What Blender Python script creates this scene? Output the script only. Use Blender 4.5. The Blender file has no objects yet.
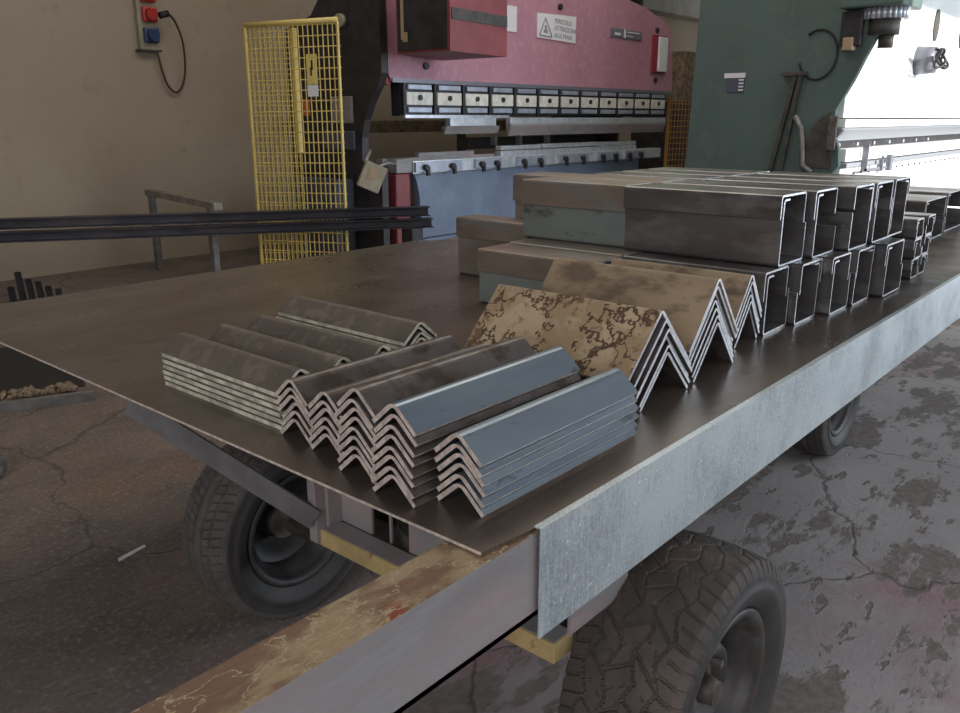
import bpy, bmesh, math, random
from mathutils import Vector, Matrix
random.seed(7)
PI = math.pi
scene = bpy.context.scene
C = bpy.context.collection

# ------------------------------------------------------------ camera
cam_d = bpy.data.cameras.new('camera'); cam = bpy.data.objects.new('camera', cam_d); C.objects.link(cam)
cam_d.sensor_width = 36; cam_d.lens = 823/960*36; cam_d.clip_start = .02; cam_d.clip_end = 300
cam.matrix_world = Matrix(((.65415, .21055, -.72648, 0), (-.75637, .18209, -.62830, 0), (0, .96048, .27836, 1.6), (0, 0, 0, 1)))
scene.camera = cam

# ------------------------------------------------------------ light and exposure
scene.view_settings.view_transform = 'Standard'; scene.view_settings.look = 'None'
scene.view_settings.gamma = 1; scene.view_settings.use_curve_mapping = False
scene.view_settings.exposure = 0.0
w = bpy.data.worlds.new('world'); scene.world = w; w.use_nodes = True
bg = w.node_tree.nodes['Background']; bg.inputs[0].default_value = (.75, .87, 1, 1); bg.inputs[1].default_value = 2.2
sun_d = bpy.data.lights.new('sun', 'SUN'); sun = bpy.data.objects.new('sun', sun_d); C.objects.link(sun)
sun_d.energy = 9; sun_d.angle = .01; sun_d.color = (1, .96, .9)
sun.rotation_euler = Vector((-.06, 1, -.30)).to_track_quat('-Z', 'Y').to_euler()
def area(name, loc, to, sx, sy, e, col):
    d = bpy.data.lights.new(name, 'AREA'); o = bpy.data.objects.new(name, d); C.objects.link(o)
    d.shape = 'RECTANGLE'; d.size = sx; d.size_y = sy; d.energy = e; d.color = col
    o.location = loc; o.rotation_euler = (Vector(to)-Vector(loc)).to_track_quat('-Z', 'Y').to_euler()
area('added_side_fill', (5.5, -5.8, 2.9), (5.5, 3, .6), 7, 4, 300, (.80, .90, 1))  # area lamp added before the solid right wall; no door, its daylight is assumed
area('added_gate_fill', (13.5, -5.8, 2.6), (10, 3, 1), 8, 5, 480, (.84, .92, 1))  # area lamp added in the assumed opening of the right wall
area('added_back_fill', (-4.7, -.6, 3.0), (3, 1.5, .8), 6, 4, 340, (.97, .96, 1))  # lamp added before the solid back wall, for assumed daylight behind the camera
area('added_overhead_fill', (6, 4, 6.2), (6, 4, 0), 8, 3, 200, (1, .93, .82))  # warm fill lamp added under the closed ceiling; no skylight above it
scene.cycles.use_denoising = True
scene.cycles.max_bounces = 8
try: scene.cycles.sample_clamp_indirect = 6
except Exception: pass

# ------------------------------------------------------------ materials
def mat(name, col, rough=.5, metal=0., col2=None, scale=8., col3=None, scale3=None, bump=0., bscale=60., thr=(.4, .6), thr3=(.5, .62),
        stretch=(1, 1, 1), emis=None, rvar=0., spec=.5, detail=6., vein=None):
    m = bpy.data.materials.new(name); m.use_nodes = True; nt = m.node_tree; N = nt.nodes; L = nt.links
    b = N['Principled BSDF']; b.inputs['Roughness'].default_value = rough; b.inputs['Metallic'].default_value = metal
    b.inputs['Specular IOR Level'].default_value = spec
    b.inputs['Base Color'].default_value = (*col, 1)
    tc = N.new('ShaderNodeTexCoord'); mp = N.new('ShaderNodeMapping'); mp.inputs['Scale'].default_value = stretch
    oi = N.new('ShaderNodeObjectInfo'); ad = N.new('ShaderNodeVectorMath'); ad.operation = 'ADD'
    ml = N.new('ShaderNodeMath'); ml.operation = 'MULTIPLY'; ml.inputs[1].default_value = 37
    L.new(oi.outputs['Random'], ml.inputs[0]); L.new(tc.outputs['Object'], mp.inputs[0])
    L.new(mp.outputs[0], ad.inputs[0]); L.new(ml.outputs[0], ad.inputs[1]); vec = ad.outputs[0]
    def noise(s, d=detail):
        n = N.new('ShaderNodeTexNoise'); n.inputs['Scale'].default_value = s; n.inputs['Detail'].default_value = d
        n.inputs['Roughness'].default_value = .62; L.new(vec, n.inputs['Vector']); return n.outputs[0]
    def ramp(src, a, c, lo=0., hi=1.):
        r = N.new('ShaderNodeMapRange'); r.inputs[1].default_value = a; r.inputs[2].default_value = c
        r.inputs[3].default_value = lo; r.inputs[4].default_value = hi; L.new(src, r.inputs[0]); return r.outputs[0]
    cur = None
    def mix(fac, prev, c2):
        x = N.new('ShaderNodeMix'); x.data_type = 'RGBA'
        L.new(fac, x.inputs[0])
        if prev is None: x.inputs[6].default_value = (*col, 1)
        else: L.new(prev, x.inputs[6])
        x.inputs[7].default_value = (*c2, 1); return x.outputs[2]
    if col2: cur = mix(ramp(noise(scale), *thr), cur, col2)
    if col3: cur = mix(ramp(noise(scale3 or scale*3), *thr3), cur, col3)
    if vein:                                            # thin dark crack lines: (colour, scale, half width)
        sb = N.new('ShaderNodeMath'); sb.operation = 'SUBTRACT'; sb.inputs[1].default_value = .5; L.new(noise(vein[1], 4), sb.inputs[0])
        ab = N.new('ShaderNodeMath'); ab.operation = 'ABSOLUTE'; L.new(sb.outputs[0], ab.inputs[0])
        cur = mix(ramp(ab.outputs[0], vein[2]*.4, vein[2], 1, 0), cur, vein[0])
    if cur is not None: L.new(cur, b.inputs['Base Color'])
    if rvar: L.new(ramp(noise(scale*1.7), .3, .7, max(0, rough-rvar), min(1, rough+rvar)), b.inputs['Roughness'])
    if bump:
        bp = N.new('ShaderNodeBump'); bp.inputs['Strength'].default_value = bump; bp.inputs['Distance'].default_value = .01
        L.new(noise(bscale), bp.inputs['Height']); L.new(bp.outputs[0], b.inputs['Normal'])
    if emis:
        b.inputs['Emission Color'].default_value = (*emis[0], 1); b.inputs['Emission Strength'].default_value = emis[1]
    return m

M = {}
M['blue_steel'] = mat('mill scale steel with bluish sky sheen', (.20, .245, .30), .36, .7, (.27, .32, .37), 5, (.11, .11, .12), 16, bump=.05, rvar=.08, thr3=(.60, .68), stretch=(.35, 1, 1), thr=(.35, .65))  # bluish mill scale, with the reflected sky's blue mixed into its colour
M['dark_steel'] = mat('dark mill scale steel', (.105, .085, .075), .42, .6, (.15, .13, .125), 5, (.075, .055, .045), 14, bump=.08, rvar=.1)
M['brown_steel'] = mat('brown weathered steel', (.175, .145, .12), .5, .4, (.115, .10, .09), 5, (.235, .20, .165), 20, bump=.15, rvar=.1)
M['box_steel'] = mat('grey channel steel', (.165, .155, .155), .34, .65, (.115, .105, .10), 4, (.23, .225, .225), 10, bump=.06, rvar=.1, stretch=(1, .35, 1))
M['box_brown'] = mat('brown channel steel', (.29, .235, .19), .42, .45, (.19, .15, .12), 4, (.24, .235, .22), 10, bump=.08, rvar=.1, stretch=(1, .35, 1))
M['box_green'] = mat('dull greenish channel steel', (.225, .25, .238), .5, .35, (.175, .197, .187), 5, (.10, .10, .095), 12, thr3=(.6, .68), bump=.08, rvar=.1, stretch=(1, .5, 1))
M['cut_edge'] = mat('sheared steel edge', (.78, .68, .61), .45, .35, (.52, .44, .38), 60)
M['bright_edge'] = mat('bright sheared edge', (.86, .88, .92), .3, .6, (.66, .68, .71), 60)
M['pale_edge'] = mat('pale greenish sheared edge', (.80, .78, .62), .45, .2, (.45, .42, .34), 22)
M['rust_peel'] = mat('flaking tan rust coat', (.46, .355, .225), .8, 0, (.33, .235, .135), 8, (.17, .095, .05), 20, bump=.9, bscale=24, thr=(.42, .55), thr3=(.55, .62), vein=((.085, .045, .025), 9, .022))
M['rust_tan'] = mat('tan rust film', (.34, .255, .165), .7, .1, (.25, .18, .115), 6, (.14, .10, .07), 12, bump=.25, bscale=40, stretch=(1, .5, 1))
M['sheet_dark'] = mat('hot rolled dark sheet', (.150, .120, .10), .31, .6, (.20, .165, .138), 3, (.10, .082, .07), 8, bump=.03, bscale=10, rvar=.07, stretch=(.5, 1, 1), thr3=(.58, .75))
M['sheet_light'] = mat('lighter dusty sheet', (.20, .175, .15), .4, .5, (.13, .115, .10), 5, rvar=.1)
M['frame_grey'] = mat('scuffed grey paint', (.30, .285, .285), .6, .1, (.21, .195, .195), 6, (.35, .275, .275), 3, bump=.2, bscale=90, thr3=(.5, .65), rvar=.1, stretch=(.6, 1, 2.2), thr=(.38, .66))
M['frame_dark'] = mat('dark painted steel', (.05, .047, .045), .6, .2, (.085, .075, .065), 8)
M['yellow_paint'] = mat('faded yellow paint', (.50, .37, .17), .6, 0, (.38, .28, .13), 9, (.25, .11, .05), 13, thr3=(.62, .68))
M['flange_rust'] = mat('flaking yellow and rust red paint', (.37, .27, .155), .75, 0, (.21, .12, .075), 11, (.27, .06, .035), 5, bump=.8, bscale=45, thr=(.45, .56), thr3=(.6, .64), stretch=(.6, 1, 1), detail=10., vein=((.43, .345, .205), 19, .014))
M['rubber'] = mat('worn tyre rubber', (.078, .064, .056), .72, 0, (.06, .05, .044), 20, (.105, .08, .066), 6, bump=.3, bscale=150)
M['rubber_dark'] = mat('dark sidewall rubber', (.040, .038, .038), .6, 0, (.055, .05, .047), 12, bump=.15, bscale=90)
M['rubber_dust'] = mat('dusty tyre rubber', (.105, .092, .085), .8, 0, (.075, .067, .06), 15, bump=.3, bscale=120)
M['rim'] = mat('grimy wheel rim steel', (.11, .108, .11), .5, .3, (.05, .046, .046), 6, (.075, .06, .05), 15, bump=.1)
M['rim_dark'] = mat('black wheel rim', (.035, .033, .034), .5, .3, (.07, .065, .065), 9)
M['hub'] = mat('rusty hub steel', (.16, .145, .13), .6, .4, (.09, .07, .055), 12)
M['black'] = mat('black machine enamel', (.014, .013, .016), .5, 0, (.03, .027, .03), 8)
M['red_slab'] = mat('worn pinkish red enamel', (.50, .245, .315), .5, 0, (.42, .195, .255), 1.8, (.55, .31, .375), 12, bump=.05, rvar=.1, thr3=(.5, .75), thr=(.3, .7))
M['red'] = mat('red enamel', (.25, .05, .058), .5, 0, (.20, .04, .048), 4)
M['maroon'] = mat('dark red enamel and shaded ram side', (.26, .02, .04), .5)
M['silver'] = mat('ground steel', (.66, .70, .76), .35, .5, (.52, .55, .60), 12)
M['steel_blue'] = mat('blued clamp steel', (.42, .46, .55), .4, .4, (.32, .35, .43), 10)
M['ivory'] = mat('ivory clamp block', (.78, .76, .68), .5, .1, (.62, .60, .54), 14)
M['blue_paint'] = mat('light blue machine enamel', (.21, .27, .38), .5, 0, (.17, .22, .31), 3, (.3, .36, .45), 20, thr3=(.68, .72))
M['blue_dark'] = mat('dark slate blue panel', (.075, .085, .12), .5)
M['green'] = mat('dark green machine enamel', (.085, .13, .12), .5, 0, (.075, .115, .105), 1.5, (.10, .135, .125), 6, bump=.03, rvar=.1)
M['white_machine'] = mat('pale machine enamel', (.70, .73, .72), .5, 0, (.62, .65, .64), 2, bump=.02)
M['white_lip'] = mat('pale grey steel lip', (.32, .34, .37), .4, .4)
M['mesh_yellow'] = mat('yellow guard wire', (.74, .56, .16), .5, 0, (.62, .48, .16), 9)
M['mesh_orange'] = mat('rusty orange guard wire', (.35, .19, .06), .6)
M['galv'] = None
M['wood'] = mat('weathered grey timber', (.30, .26, .22), .8, 0, (.21, .18, .15), 8)
M['alu'] = mat('dull grey steel leg', (.26, .25, .25), .5, .4, (.18, .17, .17), 9)
M['bar_black'] = mat('dark oiled steel bar', (.035, .032, .038), .38, .5, (.06, .055, .06), 4, stretch=(.2, 1, 1))
M['socket_red'] = mat('red socket plastic', (.42, .035, .025), .45)
M['socket_blue'] = mat('blue socket plastic', (.03, .055, .13), .45)
M['beige'] = mat('beige enclosure paint', (.38, .34, .25), .6, 0, (.30, .26, .19), 9)
M['brace_grey'] = mat('dull grey brace paint', (.15, .145, .15), .6, .2, (.11, .10, .10), 8)
M['cable'] = mat('dark red brown cable', (.055, .02, .016), .5)
M['black_rubber'] = mat('black rubber', (.015, .015, .016), .6)
M['paper'] = mat('off white label', (.72, .70, .72), .6)
M['print_grey'] = mat('faded grey print', (.28, .27, .30), .6)
M['plate_grey'] = mat('grey name plate', (.20, .20, .24), .4, .3)
M['orange'] = mat('orange plastic', (.62, .18, .03), .5)
M['brass'] = mat('tan brass fitting', (.42, .30, .19), .5, .3)
M['debris'] = mat('tan rubble', (.32, .25, .17), .9, 0, (.17, .12, .08), 12, bump=.5, bscale=50)
M['lamp_white'] = mat('frosted lamp cover', (.75, .75, .76), .4)
M['wall'] = mat('tan plaster', (.385, .315, .24), .85, 0, (.33, .265, .20), .9, (.235, .185, .14), 3, bump=.25, bscale=14, thr3=(.60, .82), thr=(.3, .7))
M['concrete'] = mat('pale concrete', (.42, .40, .36), .85, 0, (.33, .31, .28), 3, bump=.2)
M['ceiling'] = mat('dark roof sheet', (.25, .24, .22), .8)
M['pane_green'] = mat('daylit greenish pane', (.5, .7, .5), .5, emis=((.62, .9, .55), 1.1))

def galv():
    m = bpy.data.materials.new('galvanised spangle'); m.use_nodes = True; nt = m.node_tree; N = nt.nodes; L = nt.links
    b = N['Principled BSDF']; tc = N.new('ShaderNodeTexCoord')
    v = N.new('ShaderNodeTexVoronoi'); v.inputs['Scale'].default_value = 230; L.new(tc.outputs['Object'], v.inputs['Vector'])
    n = N.new('ShaderNodeTexNoise'); n.inputs['Scale'].default_value = 5; n.inputs['Detail'].default_value = 8; L.new(tc.outputs['Object'], n.inputs['Vector'])
    mp = N.new('ShaderNodeMapping'); mp.inputs['Scale'].default_value = (220, 220, 18); L.new(tc.outputs['Object'], mp.inputs[0])
    n2 = N.new('ShaderNodeTexNoise'); n2.inputs['Scale'].default_value = 1; n2.inputs['Detail'].default_value = 3; L.new(mp.outputs[0], n2.inputs['Vector'])
    sep = N.new('ShaderNodeSeparateColor'); L.new(v.outputs['Color'], sep.inputs[0])
    a = N.new('ShaderNodeMath'); a.operation = 'MULTIPLY_ADD'; a.inputs[1].default_value = .22; L.new(sep.outputs[0], a.inputs[0]); L.new(n.outputs[0], a.inputs[2])
    a2 = N.new('ShaderNodeMath'); a2.operation = 'MULTIPLY_ADD'; a2.inputs[1].default_value = .6; L.new(n2.outputs[0], a2.inputs[0]); L.new(a.outputs[0], a2.inputs[2])
    r = N.new('ShaderNodeValToRGB'); r.color_ramp.elements[0].position = .55; r.color_ramp.elements[0].color = (.29, .34, .365, 1)
    r.color_ramp.elements[1].position = 1.0; r.color_ramp.elements[1].color = (.62, .69, .72, 1); L.new(a2.outputs[0], r.inputs[0])
    # small scuffs of bare bright zinc
    n3 = N.new('ShaderNodeTexNoise'); n3.inputs['Scale'].default_value = 75; n3.inputs['Detail'].default_value = 2; L.new(tc.outputs['Object'], n3.inputs['Vector'])
    m3 = N.new('ShaderNodeMapRange'); m3.inputs[1].default_value = .68; m3.inputs[2].default_value = .72; L.new(n3.outputs[0], m3.inputs[0])
    x = N.new('ShaderNodeMix'); x.data_type = 'RGBA'; L.new(m3.outputs[0], x.inputs[0]); L.new(r.outputs[0], x.inputs[6]); x.inputs[7].default_value = (.85, .88, .9, 1)
    L.new(x.outputs[2], b.inputs['Base Color'])
    b.inputs['Metallic'].default_value = .45; b.inputs['Roughness'].default_value = .42
    bp = N.new('ShaderNodeBump'); bp.inputs['Strength'].default_value = .12; bp.inputs['Distance'].default_value = .005
    L.new(a2.outputs[0], bp.inputs['Height']); L.new(bp.outputs[0], b.inputs['Normal'])
    return m
M['galv'] = galv()

def shaded_floor():
    m = bpy.data.materials.new('worn painted concrete floor'); m.use_nodes = True; nt = m.node_tree; N = nt.nodes; L = nt.links
    b = N['Principled BSDF']; tc = N.new('ShaderNodeTexCoord')
    def noise(s, d=8, st=(1, 1, 1), r=.6):
        mp = N.new('ShaderNodeMapping'); mp.inputs['Scale'].default_value = st; L.new(tc.outputs['Object'], mp.inputs[0])
        n = N.new('ShaderNodeTexNoise'); n.inputs['Scale'].default_value = s; n.inputs['Detail'].default_value = d; n.inputs['Roughness'].default_value = r
        L.new(mp.outputs[0], n.inputs['Vector']); return n.outputs[0]
    def rng(s, a, c, lo=0., hi=1.):
        q = N.new('ShaderNodeMapRange'); q.inputs[1].default_value = a; q.inputs[2].default_value = c; q.inputs[3].default_value = lo; q.inputs[4].default_value = hi
        L.new(s, q.inputs[0]); return q.outputs[0]
    def mix(f, a, c):
        x = N.new('ShaderNodeMix'); x.data_type = 'RGBA'; L.new(f, x.inputs[0])
        for i, k in ((6, a), (7, c)):
            if isinstance(k, tuple): x.inputs[i].default_value = (*k, 1)
            else: L.new(k, x.inputs[i])
        return x.outputs[2]
    def op(o, a, c):
        q = N.new('ShaderNodeMath'); q.operation = o
        for i, k in ((0, a), (1, c)):
            if isinstance(k, (int, float)): q.inputs[i].default_value = k
            else: L.new(k, q.inputs[i])
        q.use_clamp = True; return q.outputs[0]
    sep = N.new('ShaderNodeSeparateXYZ'); L.new(tc.outputs['Object'], sep.inputs[0])
    paint = mix(rng(noise(1.3), .4, .6), (.42, .385, .38), (.34, .31, .31))
    paint = mix(rng(noise(.55), .53, .6), paint, (.34, .215, .225))
    bare = mix(rng(noise(28, 6), .35, .65), (.255, .222, .20), (.165, .14, .125))
    big = noise(1.1, 9, (1, 2.1, 1), .68)
    small = noise(5.5, 5, (1, 2.2, 1), .6)
    worn = op('ADD', rng(big, .525, .56), rng(small, .575, .61))
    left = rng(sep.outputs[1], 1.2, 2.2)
    shaded_grime = mix(rng(noise(2.2), .35, .65), (.20, .155, .13), (.12, .097, .085))  # dirty brown floor, with the left side's dimmer light in the colour
    shaded_grime = mix(rng(noise(.9), .56, .68), shaded_grime, (.19, .12, .085))
    shaded_grime = mix(rng(noise(45, 4), .52, .7), shaded_grime, (.27, .235, .21))
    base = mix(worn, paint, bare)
    base = mix(left, base, shaded_grime)
    # cracks
    vo = N.new('ShaderNodeTexVoronoi'); vo.feature = 'DISTANCE_TO_EDGE'; vo.inputs['Scale'].default_value = .55
    dn = N.new('ShaderNodeTexNoise'); dn.inputs['Scale'].default_value = 3; dn.inputs['Detail'].default_value = 6; L.new(tc.outputs['Object'], dn.inputs['Vector'])
    va = N.new('ShaderNodeVectorMath'); va.operation = 'MULTIPLY_ADD'; va.inputs[1].default_value = (.35, .35, 0); L.new(dn.outputs['Color'], va.inputs[0]); L.new(tc.outputs['Object'], va.inputs[2])
    L.new(va.outputs[0], vo.inputs['Vector'])
    crack = rng(vo.outputs['Distance'], .001, .005, .55, 0)
    base = mix(crack, base, (.04, .033, .03))
    L.new(base, b.inputs['Base Color'])
    rr = op('ADD', rng(worn, 0, 1, .62, .9), op('MULTIPLY', left, .12)); L.new(rr, b.inputs['Roughness'])
    h = op('SUBTRACT', op('SUBTRACT', 1, op('MULTIPLY', worn, .4)), op('MULTIPLY', crack, .5))
    h2 = op('MULTIPLY', noise(42, 6), .6)
    hh = N.new('ShaderNodeMath'); hh.operation = 'ADD'; L.new(h, hh.inputs[0]); L.new(h2, hh.inputs[1])
    bp = N.new('ShaderNodeBump'); bp.inputs['Strength'].default_value = .6; bp.inputs['Distance'].default_value = .012
    L.new(hh.outputs[0], bp.inputs['Height']); L.new(bp.outputs[0], b.inputs['Normal'])
    return m
M['floor'] = shaded_floor()

# ------------------------------------------------------------ mesh helpers
class MB:
    def __init__(s): s.v = []; s.f = []; s.mi = []; s.sm = []
    def add(s, vs, fs, mi=0, smooth=False, T=None):
        o = len(s.v)
        s.v += [tuple(T @ Vector(p)) if T is not None else tuple(p) for p in vs]
        for f in fs: s.f.append(tuple(i+o for i in f)); s.mi.append(mi); s.sm.append(smooth)
        return s
    def box(s, a, b, bev=0., mi=0, T=None):
        (x0, y0, z0), (x1, y1, z1) = a, b
        x0, x1 = sorted((x0, x1)); y0, y1 = sorted((y0, y1)); z0, z1 = sorted((z0, z1))
        if bev <= 0:
            vs = [(x0,y0,z0),(x1,y0,z0),(x1,y1,z0),(x0,y1,z0),(x0,y0,z1),(x1,y0,z1),(x1,y1,z1),(x0,y1,z1)]
            return s.add(vs, [(0,3,2,1),(4,5,6,7),(0,1,5,4),(1,2,6,5),(2,3,7,6),(3,0,4,7)], mi, False, T)
        bm = bmesh.new(); bmesh.ops.create_cube(bm, size=1)
        for q in bm.verts: q.co = Vector(((x0+x1)/2+q.co.x*(x1-x0), (y0+y1)/2+q.co.y*(y1-y0), (z0+z1)/2+q.co.z*(z1-z0)))
        bev = min(bev, (x1-x0)*.45, (y1-y0)*.45, (z1-z0)*.45)
        bmesh.ops.bevel(bm, geom=list(bm.edges), offset=bev, segments=2, affect='EDGES', profile=.6)
        bm.verts.index_update()
        s.add([q.co[:] for q in bm.verts], [[q.index for q in f.verts] for f in bm.faces], mi, False, T); bm.free(); return s
    def prism(s, prof, p0, ax_u, ax_v, ax_w, length, mi=0, mi_end=None, smooth=False):
        """closed profile (u,v) swept along ax_w"""
        n = len(prof); p0 = Vector(p0); U, V, W = Vector(ax_u), Vector(ax_v), Vector(ax_w)
        vs = [p0+U*a+V*b for a, b in prof]+[p0+U*a+V*b+W*length for a, b in prof]
        s.add(vs, [(i, (i+1) % n, (i+1) % n+n, i+n) for i in range(n)], mi, smooth)
        s.add(vs, [tuple(range(n))[::-1], tuple(range(n, 2*n))], mi if mi_end is None else mi_end)
        return s
    def strip(s, outer, inner, p0, ax_u, ax_v, ax_w, length, mi=0, mi_end=1, nlen=1, wob=None):
        """open bent strip: outer/inner polylines of equal count, end faces as quads"""
        n = len(outer); p0 = Vector(p0); U, V, W = Vector(ax_u), Vector(ax_v), Vector(ax_w)
        loop = list(outer)+list(inner[::-1]); m = len(loop); base = len(s.v)
        vs = []
        for k in range(nlen+1):
            for a, b in loop:
                da, db = (wob(k/nlen, a, b) if wob else (0, 0)); vs.append(p0+U*(a+da)+V*(b+db)+W*(length*k/nlen))
        s.add(vs, [(k*m+i, k*m+(i+1) % m, (k+1)*m+(i+1) % m, (k+1)*m+i) for k in range(nlen) for i in range(m)], mi, False)
        ends = []
        for i in range(n-1):
            ends.append((i, m-1-i, m-2-i, i+1)); e = nlen*m; ends.append((e+i, e+i+1, e+m-2-i, e+m-1-i))
        s.add(vs, ends, mi_end)
        q = len(s.f)-len(ends)-nlen*m
        for k in range(nlen):
            for i in (n-1, m-1): s.mi[q+k*m+i] = mi_end
        return s
    def cyl(s, p0, p1, r0, r1=None, n=16, mi=0, cap=True, smooth=True):
        p0, p1 = Vector(p0), Vector(p1); r1 = r0 if r1 is None else r1
        d = (p1-p0).normalized(); a = d.orthogonal().normalized(); b = d.cross(a)
        vs = []
        for p, r in ((p0, r0), (p1, r1)):
            for i in range(n):
                t = 2*PI*i/n; vs.append(p+(a*math.cos(t)+b*math.sin(t))*r)
        s.add(vs, [(i, (i+1) % n, (i+1) % n+n, i+n) for i in range(n)], mi, smooth)
        if cap: s.add(vs, [tuple(range(n))[::-1], tuple(range(n, 2*n))], mi)
        return s
    def tube(s, pts, r, n=8, mi=0):
        pts = [Vector(p) for p in pts]; vs = []; a = None
        for k, p in enumerate(pts):
            d = (pts[min(k+1, len(pts)-1)]-pts[max(k-1, 0)]).normalized()
            a = (a-d*a.dot(d)).normalized() if a is not None else d.orthogonal().normalized()
            b = d.cross(a)
            for i in range(n):
                t = 2*PI*i/n; vs.append(p+(a*math.cos(t)+b*math.sin(t))*r)
        s.add(vs, [(k*n+i, k*n+(i+1) % n, (k+1)*n+(i+1) % n, (k+1)*n+i) for k in range(len(pts)-1) for i in range(n)], mi, True)
        s.add(vs, [tuple(range(n))[::-1], tuple(range((len(pts)-1)*n, len(pts)*n))], mi); return s
    def lathe(s, prof, c, n=64, mi=0, closed=False):
        """profile (axial y, radius) turned about a Y-parallel axis through c"""
        c = Vector(c); m = len(prof); vs = []
        for i in range(n):
            t = 2*PI*i/n
            for y, r in prof: vs.append(c+Vector((r*math.cos(t), y, r*math.sin(t))))
        k = m if closed else m-1
        s.add(vs, [(i*m+j, i*m+(j+1) % m, ((i+1) % n)*m+(j+1) % m, ((i+1) % n)*m+j) for i in range(n) for j in range(k)], mi, True); return s
    def build(s, name, mats, parent=None, label=None, cat=None, group=None, kind=None, fix=True, origin=None):
        me = bpy.data.meshes.new(name)
        vs = s.v
        if origin is not None: vs = [(a-origin[0], b-origin[1], c-origin[2]) for a, b, c in vs]
        me.from_pydata([tuple(p) for p in vs], [], s.f)
        for x in (mats if isinstance(mats, (list, tuple)) else [mats]): me.materials.append(M[x])
        me.polygons.foreach_set('material_index', s.mi); me.polygons.foreach_set('use_smooth', s.sm)
        bm = bmesh.new(); bm.from_mesh(me); bmesh.ops.remove_doubles(bm, verts=bm.verts, dist=1e-6)
        if fix: bmesh.ops.recalc_face_normals(bm, faces=bm.faces)
        bm.to_mesh(me); bm.free()
        o = bpy.data.objects.new(name, me); C.objects.link(o)
        if origin is not None: o.location = origin
        if parent is not None:
            o.parent = parent
            if origin is None: o.matrix_parent_inverse = Matrix.Translation(-world_loc(parent))
        tag(o, label, cat, group, kind); return o
def world_loc(o):
    p = Vector((0, 0, 0))
    q = o
    while q is not None:
        p += q.location+(q.matrix_parent_inverse.to_translation() if q.parent else Vector()); q = q.parent
    return p
def tag(o, label=None, cat=None, group=None, kind=None):
    if label: o['label'] = label
    if cat: o['category'] = cat
    if group: o['group'] = group
    if kind: o['kind'] = kind
def empty(name, loc, label, cat, group=None):
    o = bpy.data.objects.new(name, None); C.objects.link(o); o.location = loc; o.empty_display_size = .1; tag(o, label, cat, group); return o
def struct(mb, name, m): return mb.build(name, m, kind='structure')
def text(name, body, size, p0, ax_u, ax_v, m, parent, depth=.001):
    cu = bpy.data.curves.new(name, 'FONT'); cu.body = body; cu.size = size; cu.extrude = depth
    t = bpy.data.objects.new('tmp', cu); C.objects.link(t)
    bpy.context.view_layer.update()
    me = bpy.data.meshes.new_from_object(t.evaluated_get(bpy.context.evaluated_depsgraph_get()))
    bpy.data.objects.remove(t)
    U, V = Vector(ax_u), Vector(ax_v); W = U.cross(V)
    for q in me.vertices: q.co = Vector(p0)+U*q.co.x+V*q.co.y+W*q.co.z
    me.materials.clear(); me.materials.append(M[m])
    o = bpy.data.objects.new(name, me); C.objects.link(o); o.parent = parent; o.matrix_parent_inverse = Matrix.Translation(-world_loc(parent)); return o

X, Y, Z = (1, 0, 0), (0, 1, 0), (0, 0, 1)
H = .95                                        # height of the loaded sheet

# ------------------------------------------------------------ the hall
struct(MB().box((-5, -6, -.2), (24, 9.3, 0)), 'floor', 'floor')
struct(MB().box((-5, 9.1, 0), (24, 9.3, 6.5)), 'wall_left', 'wall')
wr = MB(); wr.box((-5, -6.2, 0), (9.6, -6, 6.5)).box((20, -6.2, 0), (24, -6, 6.5)).box((9.6, -6.2, 5.6), (20, -6, 6.5))  # assumed gateway left open here to let the sun onto the pale press
struct(wr, 'wall_right', 'concrete')
struct(MB().box((24, -6.2, 0), (24.2, 9.3, 6.5)), 'wall_far', 'concrete')
struct(MB().box((-5.2, -6.2, 0), (-5, 9.3, 6.5)), 'wall_back', 'concrete')
struct(MB().box((-5.2, -6.2, 6.5), (24.2, 9.3, 6.7)), 'ceiling', 'ceiling')
struct(MB().box((12.5, 8.75, 3.62), (24, 9.1, 4.25), .02), 'trim_1', 'concrete')
wf = MB()
for k in range(9): wf.box((12.8+k*1.2, 9.0, 4.3), (12.88+k*1.2, 9.1, 5.6))
wf.box((12.8, 9.0, 4.28), (23.6, 9.1, 4.36)).box((12.8, 9.0, 4.95), (23.6, 9.1, 5.0)).box((12.8, 9.0, 5.6), (23.6, 9.1, 5.7))
wn = struct(wf, 'window_1', 'alu')
MB().box((12.85, 9.05, 4.33), (23.5, 9.09, 5.62)).build('window_pane', 'pane_green', wn, kind='structure')

# ------------------------------------------------------------ flatbed trailer
tr = empty('flatbed_trailer', (2.5, 1.4, 0), 'long flatbed trailer with grey frame, galvanised side sheet and black tyres carrying the steel', 'trailer')
def channel_beam(name, x0, x1, y, side, z0, z1, fl, label=None):
    mb = MB(); s = side
    mb.box((x0, y, z0), (x1, y+s*.008, z1-.0005), 0, 0)
    mb.box((x0, y, z0), (x1, y+s*fl, z0+.01), 0, 0)
    mb.box((x0, y+s*.0005, z1-.01), (x1, y+s*fl, z1), .003, 1)
    return mb.build(name, ['frame_grey', 'flange_rust'], tr, label)
channel_beam('side_beam', -.45, 7.2, .728, 1, .787, .943, .098, 'grey channel beam with flaking yellow and rust top flange')
channel_beam('side_beam', 1.2, 7.2, 1.86, -1, .787, .943, .08)
MB().box((1.228, .855, .49), (1.297, 1.645, .538), .004).build('crossmember', 'yellow_paint', tr, 'faded yellow crossmember')
MB().box((1.233, .86, .5385), (1.292, 1.64, .540)).build('crossmember_top', 'frame_grey', tr)
for xx in (1.32, 2.0, 2.7, 3.7, 4.8, 5.9, 7.1):
    MB().box((xx, .74, .80), (xx+.05, 1.85, .93), .004).build('crossmember', 'frame_dark', tr)
MB().box((1.215, 1.628, .50), (1.29, 1.66, .787), .003).box((1.25, 1.62, .54), (1.30, 1.66, .94), .003).build('frame_post', 'frame_grey', tr)
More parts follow.
